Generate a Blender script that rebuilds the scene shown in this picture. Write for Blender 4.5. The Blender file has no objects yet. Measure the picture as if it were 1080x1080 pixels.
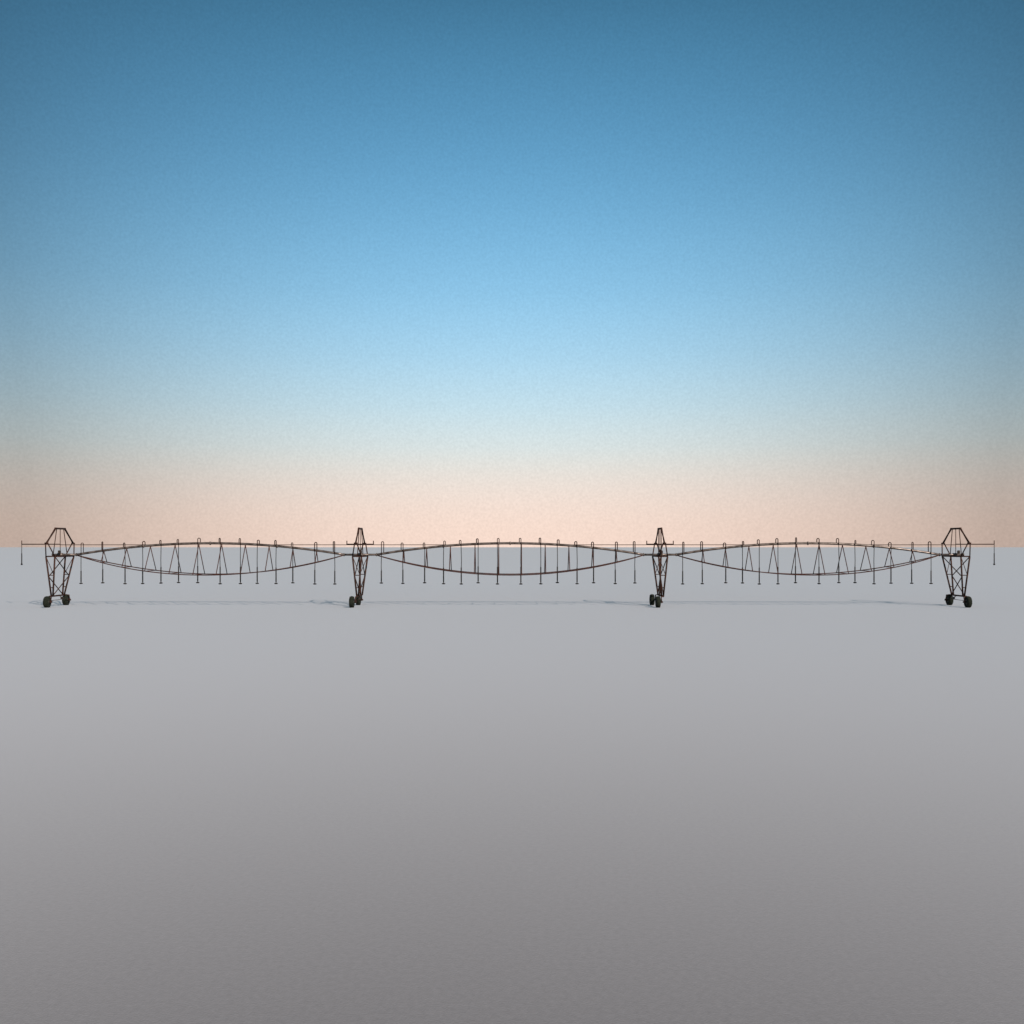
import bpy, bmesh, math, random
from mathutils import Vector, Matrix
random.seed(4)
S = 0.07; F = 1040.0; D = F*S; CAMH = 62*S
C = bpy.context.scene.collection
def X(px): return (px-540)*S
def Z(py): return (639-py)*S
def lin(c): return tuple(((v/255)/12.92 if v/255 <= .04045 else ((v/255+.055)/1.055)**2.4) for v in c)+(1,)

# ---------- materials
def metal(name, c1, c2, rough=.55, metallic=.3, scale=6):
    m = bpy.data.materials.new(name); m.use_nodes = True
    nt = m.node_tree; b = nt.nodes['Principled BSDF']
    tc = nt.nodes.new('ShaderNodeTexCoord'); n = nt.nodes.new('ShaderNodeTexNoise')
    n.inputs['Scale'].default_value = scale; n.inputs['Detail'].default_value = 5
    r = nt.nodes.new('ShaderNodeValToRGB')
    r.color_ramp.elements[0].position = .35; r.color_ramp.elements[1].position = .65
    r.color_ramp.elements[0].color = c1+(1,); r.color_ramp.elements[1].color = c2+(1,)
    nt.links.new(tc.outputs['Object'], n.inputs['Vector']); nt.links.new(n.outputs['Fac'], r.inputs['Fac'])
    nt.links.new(r.outputs['Color'], b.inputs['Base Color'])
    b.inputs['Roughness'].default_value = rough; b.inputs['Metallic'].default_value = metallic
    b.inputs['Specular IOR Level'].default_value = .3
    return m
M_rust = metal('rusted_steel', (.018,.007,.004), (.052,.018,.009), .75, 0)
M_rod = metal('rusted_rod', (.024,.008,.005), (.075,.022,.012), .75, 0)
M_pipe = metal('galvanised_pipe', (.06,.045,.036), (.20,.165,.145), .35, .4, 2.5)
M_hose = metal('dark_hose', (.008,.007,.006), (.018,.014,.012), .7, 0)
M_tyre = metal('tyre_rubber', (.006,.009,.005), (.014,.018,.010), .9, 0)
M_rim = metal('wheel_rim', (.02,.024,.018), (.04,.044,.034), .6, .3)
M_box = metal('painted_box', (.03,.022,.018), (.06,.045,.034), .5, .2)

# ---------- mesh helpers
def tube(bm, pts, r, seg=8, mat=0):
    pts = [Vector(p) for p in pts]; rings = []
    for i, p in enumerate(pts):
        t = (pts[min(i+1, len(pts)-1)]-pts[max(i-1, 0)]).normalized()
        a = Vector((0,1,0)) if abs(t.y) < .9 else Vector((1,0,0))
        u = t.cross(a).normalized(); v = t.cross(u).normalized()
        rr = r[i] if isinstance(r, (list, tuple)) else r
        rings.append([bm.verts.new(p+u*math.cos(2*math.pi*k/seg)*rr+v*math.sin(2*math.pi*k/seg)*rr) for k in range(seg)])
    for a, b in zip(rings, rings[1:]):
        for k in range(seg):
            f = bm.faces.new((a[k], a[(k+1)%seg], b[(k+1)%seg], b[k])); f.material_index = mat; f.smooth = seg > 4
    f = bm.faces.new(rings[0][::-1]); f.material_index = mat
    f = bm.faces.new(rings[-1]); f.material_index = mat
def box(bm, c, s, bev=.02, mat=0):
    g = bmesh.ops.create_cube(bm, size=1, matrix=Matrix.Translation(c) @ Matrix.Diagonal((s[0], s[1], s[2], 1)))
    fs = {f for v in g['verts'] for f in v.link_faces}
    for f in fs: f.material_index = mat
    if bev:
        es = {e for v in g['verts'] for e in v.link_edges}
        bmesh.ops.bevel(bm, geom=list(es), offset=bev, segments=2, affect='EDGES')
def lathe_x(bm, prof, cen, seg=28, mat=0):
    rings = []
    for x, r in prof:
        rings.append([bm.verts.new((cen[0]+x, cen[1]+r*math.cos(2*math.pi*k/seg), cen[2]+r*math.sin(2*math.pi*k/seg))) for k in range(seg)])
    for a, b in zip(rings, rings[1:]):
        for k in range(seg):
            f = bm.faces.new((a[k], a[(k+1)%seg], b[(k+1)%seg], b[k])); f.material_index = mat; f.smooth = True
    for r in (rings[0][::-1], rings[-1]):
        f = bm.faces.new(r); f.material_index = mat
def obj(name, bm, mats, parent=None):
    bmesh.ops.recalc_face_normals(bm, faces=bm.faces)
    me = bpy.data.meshes.new(name); bm.to_mesh(me); bm.free()
    for m in (mats if isinstance(mats, list) else [mats]): me.materials.append(m)
    o = bpy.data.objects.new(name, me); C.objects.link(o)
    if parent: o.parent = parent
    return o
def empty(name, loc, parent=None):
    o = bpy.data.objects.new(name, None); C.objects.link(o); o.location = loc
    if parent: o.parent = parent
    return o

# ---------- the machine
root = empty('irrigation_machine', (0,0,0))
root['label'] = 'long rust brown wheeled irrigation machine with four towers and three arched spans standing on snow'
root['category'] = 'irrigation machine'

def drop_bm(x, y, ztop, zpipe, zbot, side=1):
    """gooseneck out of the pipe, hose, weight and nozzle"""
    bm = bmesh.new()
    w = random.uniform(.055, .08); th = random.uniform(.028, .036)
    p = [(x, y, zpipe)]
    p.append((x, y, ztop-w))
    for k in range(1, 8):
        a = math.pi*k/8
        p.append((x+side*(w-w*math.cos(a)), y-.12*k/8, ztop-w+w*math.sin(a)))
    p.append((x+side*2*w, y-.12, ztop-w)); p.append((x+side*2*w, y-.12, zpipe-.1))
    tube(bm, p, th, 6, 0)
    xx, yy = x+side*2*w, y-.12
    zm = zbot+.42*(zpipe-zbot)
    sw = random.uniform(-.03, .03)
    tube(bm, [(xx,yy,zpipe-.05), (xx+sw,yy,zm+.3*(zpipe-zm)), (xx+sw*.5,yy,zm)], .026, 6, 1)
    tube(bm, [(xx+sw*.5,yy,zm+.03), (xx+sw*.5,yy,zbot+.16)], .045, 8, 1)
    tube(bm, [(xx+sw*.5,yy,zbot+.18), (xx+sw*.5,yy,zbot+.1), (xx+sw*.5,yy,zbot+.08), (xx+sw*.5,yy,zbot+.02), (xx+sw*.5,yy,zbot)], [.03,.03,.12,.13,.05], 10, 1)
    return bm

def tower(px, wdx, first=False, last=False):
    t = empty('drive_tower', (X(px), 0, 0), root)
    zs, zp, za, zb = Z(573), Z(585), Z(557.5), .78
    gd = 1 if not last else -1
    for s in (-1, 1):
        bm = bmesh.new(); R = .42; W = .16
        cy = s*1.5-.5
        prof = [(-W*.7,.21), (-W*.93,.25), (-W,.31), (-W*.85,.37), (-W*.45,R-.015), (0,R), (W*.45,R-.015), (W*.85,.37), (W,.31), (W*.93,.25), (W*.7,.21)]
        lathe_x(bm, prof, (wdx, cy, R-.03))
        for k in range(20):
            a = 2*math.pi*k/20
            for q in (-1, 1):
                p0 = Vector((wdx+q*.02, cy+(R+.002)*math.cos(a), R-.03+(R+.002)*math.sin(a)))
                a2 = a+.16
                p1 = Vector((wdx+q*W*.9, cy+(R-.045)*math.cos(a2), R-.03+(R-.045)*math.sin(a2)))
                tube(bm, [p0, p1], .018, 4)
        lathe_x(bm, [(-W*.8,.16), (-W*.72,.21), (-.05,.16), (.05,.16), (W*.72,.21), (W*.8,.16)], (wdx, cy, R-.03), 20, 1)
        lathe_x(bm, [(-W*1.15,.06), (-W*1.12,.09), (W*1.12,.09), (W*1.15,.06)], (wdx, cy, R-.03), 12, 1)
        obj('wheel', bm, [M_tyre, M_rim], t)
        bm = bmesh.new(); d = gd
        box(bm, (wdx+d*.25, cy, R), (.14,.2,.2), .04)
        tube(bm, [(wdx+d*.16,cy,R-.03), (wdx+d*.36,cy,R-.03)], .05, 10)
        tube(bm, [(wdx+d*.25,cy,R+.08), (wdx+d*.25,cy*.95,zb-.02), (0,cy*.9,zb)], .045, 8)
        obj('gearbox', bm, M_rust, t)
    bm = bmesh.new(); box(bm, (0,-.45,zb), (.12,2.5,.11), .02)
    tube(bm, [(wdx+gd*.25,-1.85,.5), (wdx+gd*.25,.9,.5)], .018, 8)
    obj('base_beam', bm, M_rust, t)
    bm = bmesh.new(); mx_ = wdx+gd*.25
    box(bm, (mx_,-.2,.6), (.16,.26,.16), .04); tube(bm, [(mx_,-.32,.6),(mx_,-.42,.6)], .05, 12)
    tube(bm, [(mx_,-.2,.62),(0,-.2,zb)], .03, 6)
    obj('drive_motor', bm, M_box, t)
    zl = zp-.12; YB, YT, YO = .9, 1.55, -.38
    def lx(z): return .06+(.32-.06)*(z-zb)/(zl-zb)
    def P(sx, sy, z):
        k = (z-zb)/(zl-zb)
        return (sx*lx(z), sy*(YB+(YT-YB)*k)+YO*(1-k), z)
    for sy in (-1, 1):
        for sx in (-1, 1):
            bm = bmesh.new()
            tube(bm, [P(sx,sy,zb), P(sx,sy,zl)], .062, 8)
            obj('leg', bm, M_rust, t)
    bm = bmesh.new()
    for sx in (-1, 1):
        tube(bm, [P(sx,-1,zl), P(sx,1,zl)], .048, 6)
        tube(bm, [P(sx,-sx,zl), P(sx,sx,2.2)], .036, 6)
        tube(bm, [P(sx,sx,2.2), P(sx,-sx,zb+.05)], .036, 6)
    for sy in (-1, 1):
        tube(bm, [P(-1,sy,zl), P(1,sy,zl)], .035, 6)
        for z in (1.4, 2.3): tube(bm, [P(-1,sy,z), P(1,sy,z)], .03, 6)
        tube(bm, [P(-sy,sy,2.3), P(sy,sy,zl)], .024, 6)
    obj('cross_brace', bm, M_rust, t)
    bm = bmesh.new()
    tube(bm, [(0,-2.15,zs), (0,-.75,za), (0,.75,za), (0,2.15,zs)], .072, 8)
    for s in (-1, 1):
        tube(bm, [(0,s*.55,za), (s*.05,s*1.05,zl)], .032, 6)
        for sx in (-1, 1): tube(bm, [(sx*.08,s*2.13,zs), P(sx,s,zl)], .045, 6)
        tube(bm, [(-.13,s*2.14,zs), (.13,s*2.14,zs)], .05, 8)
        box(bm, (0,s*.75,za), (.12,.16,.14), .02)
    tube(bm, [(0,0,zp),(0,0,za)], .026, 6)
    obj('head_frame', bm, M_rust, t)
    bm = bmesh.new()
    box(bm, (0,0,zl-.03), (.5,1.2,.05), .01)
    obj('platform', bm, M_rust, t)
    bm = bmesh.new()
    box(bm, (.08,-.3,zp+.2), (.17,.2,.24), .03)
    obj('control_box', bm, M_box, t)
    bm = bmesh.new()
    L0 = -.55 if first else -1.2; L1 = .55 if last else 1.2
    tube(bm, [(L0,0,zp),(L1,0,zp)], .08, 12)
    tube(bm, [(-.2,0,zp),(.2,0,zp)], .12, 12)
    for q in (L0, L1): tube(bm, [(q-.03,0,zp),(q+.03,0,zp)], .12, 12)
    obj('pipe_joint', bm, M_pipe, t)
    zb2 = Z(574)
    if first or last:
        q = -1 if first else 1
        bm = bmesh.new()
        tube(bm, [(0,0,zb2),(q*2.85,0,zb2)], .036, 8)
        tube(bm, [(q*2.84,0,zb2-.03),(q*2.84,0,zb2+.28)], .032, 6)
        obj('end_boom', bm, M_rust, t)
        bm = bmesh.new()
        tube(bm, [(q*2.84,0,zb2+.02),(q*2.84,0,Z(584))], .024, 6, 1)
        tube(bm, [(q*2.84,0,Z(583.5)),(q*2.84,0,Z(594.5))], .038, 8, 1)
        tube(bm, [(q*2.84,0,Z(594)),(q*2.84,0,Z(595)),(q*2.84,0,Z(596))], [.03,.08,.05], 10, 1)
        obj('sprinkler_drop', bm, [M_rust, M_hose], t)
    else:
        bm = bmesh.new()
        tube(bm, [(-1,-.06,zb2),(1,-.06,zb2)], .042, 8)
        for q in (-1, 1): tube(bm, [(q*.98,-.06,zb2-.04),(q*.98,-.06,zb2+.26)], .036, 6)
        obj('cross_arm', bm, M_rust, t)
    return t

TP = [63.5, 380, 696, 1008]
WD = [-.02, -.3, -.44, -.02]
for i, p in enumerate(TP): tower(p, WD[i], i == 0, i == 3)

OFF = [24,44,68,88,105,124,146,168,190,208,227,245,270,288]
ST = [46,70,95,121,146,170,195,220,245,270]
for i in range(3):
    xa, xb = X(TP[i]), X(TP[i+1]); L = xb-xa; mid = (xa+xb)/2
    sp = empty('truss_span', (mid, 0, 0), root)
    h = L/2-1.2
    def zpipe(x): return Z(585)+(Z(573)-Z(585))*(1-(x/h)**2)
    def zrod(x): return Z(585.5)+(Z(606)-Z(585.5))*(1-(x/h)**2)
    def yrod(x): return 1.4*max(0, 1-(abs(x)/h)**2.2)
    N = 40
    bm = bmesh.new()
    tube(bm, [(-h+2*h*k/N, 0, zpipe(-h+2*h*k/N)) for k in range(N+1)], .085, 12)
    for k in range(1, 4):
        x = -h+2*h*k/4
        tube(bm, [(x-.04,0,zpipe(x)),(x+.04,0,zpipe(x))], .13, 12)
    obj('water_pipe', bm, M_pipe, sp)
    bm = bmesh.new()
    pts = []
    M = 48
    for k in range(M+1):
        x = -L/2+.02+(L-.04)*k/M
        y = .09*min(1, (L/2-abs(x))/.5)
        pts.append((x, y, max(Z(574.6), (zpipe(x) if abs(x) < h else 0)+.07)))
    tube(bm, pts, .024, 6)
    obj('power_cable', bm, M_rust, sp)
    for s in (-1, 1):
        bm = bmesh.new()
        tube(bm, [(-h+2*h*k/N, s*yrod(-h+2*h*k/N), zrod(-h+2*h*k/N)) for k in range(N+1)], .036, 6)
        obj('truss_rod', bm, M_rod, sp)
    for q in ST:
        x = q*L/316-L/2
        bm = bmesh.new()
        zt, zr, yr = zpipe(x)-.07, zrod(x), yrod(x)
        for s in (-1, 1): tube(bm, [(x,0,zt),(x,s*yr,zr)], .032, 6)
        tube(bm, [(x,-yr,zr),(x,yr,zr)], .024, 6)
        box(bm, (x,0,zt+.01), (.16,.14,.06), .01)
        obj('truss_strut', bm, M_rod, sp)
    for j, q in enumerate(OFF):
        x = q*L/316-L/2+random.uniform(-.06,.06)
        zp_ = zpipe(max(-h, min(h, x)))
        top = max(zp_+.38, Z(572))+random.uniform(-.06,.06)
        sd = 1 if j % 3 else -1
        obj('sprinkler_drop', drop_bm(x-sd*.06, 0, top, zp_, Z(616)+random.uniform(-.04,.08), sd), [M_rust, M_hose], sp)

# ---------- snow field
bm = bmesh.new()
rs = [0,4,8,12,16,20,25,30,36,43,50,60,72,86,105,130,170,230,320,460,700,1100,1800,3200,6000,12000,25000]
prev = None; seg = 96
c0 = bm.verts.new((0,-40,0))
for r in rs[1:]:
    ring = [bm.verts.new((r*math.cos(2*math.pi*k/seg), -40+r*math.sin(2*math.pi*k/seg), 0)) for k in range(seg)]
    for k in range(seg):
        if prev is None: f = bm.faces.new((c0, ring[k], ring[(k+1)%seg]))
        else: f = bm.faces.new((prev[k], ring[k], ring[(k+1)%seg], prev[(k+1)%seg]))
        f.smooth = True
    prev = ring
ms = bpy.data.materials.new('snow'); ms.use_nodes = True
nt = ms.node_tree; b = nt.nodes['Principled BSDF']
geo = nt.nodes.new('ShaderNodeNewGeometry')
n1 = nt.nodes.new('ShaderNodeTexNoise'); n1.inputs['Scale'].default_value = 14; n1.inputs['Detail'].default_value = 8; n1.inputs['Roughness'].default_value = .75
cr = nt.nodes.new('ShaderNodeValToRGB')
cr.color_ramp.elements[0].position = .25; cr.color_ramp.elements[1].position = .75
cr.color_ramp.elements[0].color = (.092,.091,.095,1); cr.color_ramp.elements[1].color = (.155,.153,.160,1)
nt.links.new(geo.outputs['Position'], n1.inputs['Vector']); nt.links.new(n1.outputs['Fac'], cr.inputs['Fac'])
nt.links.new(cr.outputs['Color'], b.inputs['Base Color'])
n2 = nt.nodes.new('ShaderNodeTexNoise'); n2.inputs['Scale'].default_value = 45; n2.inputs['Detail'].default_value = 5
bp = nt.nodes.new('ShaderNodeBump'); bp.inputs['Strength'].default_value = .25; bp.inputs['Distance'].default_value = .01
nt.links.new(geo.outputs['Position'], n2.inputs['Vector']); nt.links.new(n2.outputs['Fac'], bp.inputs['Height'])
nt.links.new(bp.outputs['Normal'], b.inputs['Normal'])
b.inputs['Roughness'].default_value = .9; b.inputs['Specular IOR Level'].default_value = .2
b.inputs['Sheen Weight'].default_value = 1; b.inputs['Sheen Roughness'].default_value = .39
b.inputs['Sheen Tint'].default_value = (1,.965,.965,1)
g = obj('snow_ground', bm, ms); g['kind'] = 'structure'

# ---------- world
w = bpy.data.worlds.new('World'); bpy.context.scene.world = w; w.use_nodes = True
nt = w.node_tree; nt.nodes.clear()
out = nt.nodes.new('ShaderNodeOutputWorld')
tc = nt.nodes.new('ShaderNodeTexCoord'); sep = nt.nodes.new('ShaderNodeSeparateXYZ')
nt.links.new(tc.outputs['Generated'], sep.inputs[0])
ramp = nt.nodes.new('ShaderNodeValToRGB'); ramp.color_ramp.interpolation = 'B_SPLINE'
stops = [(0,(245,217,202)),(.025,(243,217,203)),(.05,(238,219,208)),(.075,(228,221,213)),(.10,(215,224,223)),(.14,(193,220,231)),(.19,(166,210,235)),(.25,(138,195,230)),(.33,(106,168,208)),(.41,(82,142,181)),(.49,(61,116,150)),(.7,(22,48,72)),(1,(14,28,46))]
e = ramp.color_ramp.elements
while len(e) > 1: e.remove(e[-1])
e[0].position = 0; e[0].color = lin(stops[0][1])
for p, c in stops[1:]:
    q = e.new(p); q.color = lin(c)
nt.links.new(sep.outputs['Z'], ramp.inputs['Fac'])
def math_(op, a, b_):
    m = nt.nodes.new('ShaderNodeMath'); m.operation = op
    for i, v in enumerate((a, b_)):
        if isinstance(v, (int, float)): m.inputs[i].default_value = v
        else: nt.links.new(v, m.inputs[i])
    return m.outputs[0]
u2 = math_('MULTIPLY', sep.outputs['X'], sep.outputs['X'])
fac = math_('SUBTRACT', 1.07, math_('MULTIPLY', u2, 2.5))  # vignette put into the sky itself: strength drops toward both sides
fac = math_('MAXIMUM', fac, .58)
gn = nt.nodes.new('ShaderNodeTexNoise'); gn.inputs['Scale'].default_value = 420; gn.inputs['Detail'].default_value = 2
nt.links.new(tc.outputs['Generated'], gn.inputs['Vector'])
fac = math_('MULTIPLY', fac, math_('ADD', .88, math_('MULTIPLY', gn.outputs['Fac'], .24)))
bg = nt.nodes.new('ShaderNodeBackground'); nt.links.new(ramp.outputs['Color'], bg.inputs['Color']); nt.links.new(fac, bg.inputs['Strength'])
sky = nt.nodes.new('ShaderNodeTexSky'); sky.sky_type = 'NISHITA'; sky.sun_disc = False
EL = math.radians(33); AZ = math.radians(145)
sky.sun_elevation = EL; sky.sun_rotation = AZ
bg2 = nt.nodes.new('ShaderNodeBackground'); nt.links.new(sky.outputs['Color'], bg2.inputs['Color']); bg2.inputs['Strength'].default_value = .08
mx = nt.nodes.new('ShaderNodeMixShader'); mx.inputs[0].default_value = .06
nt.links.new(bg.outputs[0], mx.inputs[1]); nt.links.new(bg2.outputs[0], mx.inputs[2]); nt.links.new(mx.outputs[0], out.inputs[0])

sl = bpy.data.lights.new('sun', 'SUN'); sl.energy = 5.0; sl.angle = math.radians(.5); sl.color = (1,.89,.81)
so = bpy.data.objects.new('sun', sl); C.objects.link(so)
d = Vector((math.sin(AZ)*math.cos(EL), math.cos(AZ)*math.cos(EL), math.sin(EL)))
so.rotation_euler = d.to_track_quat('Z', 'Y').to_euler(); so.location = d*60

cam = bpy.data.cameras.new('camera'); co = bpy.data.objects.new('camera', cam); C.objects.link(co)
co.location = (0,-D,CAMH); co.rotation_euler = (math.radians(90),0,0)
cam.sensor_width = 36; cam.lens = F/1080*36; cam.shift_y = 37/1080; cam.clip_end = 60000; cam.clip_start = .1
bpy.context.scene.camera = co
bpy.context.scene.view_settings.view_transform = 'Standard'
bpy.context.scene.view_settings.look = 'None'; bpy.context.scene.view_settings.exposure = 0
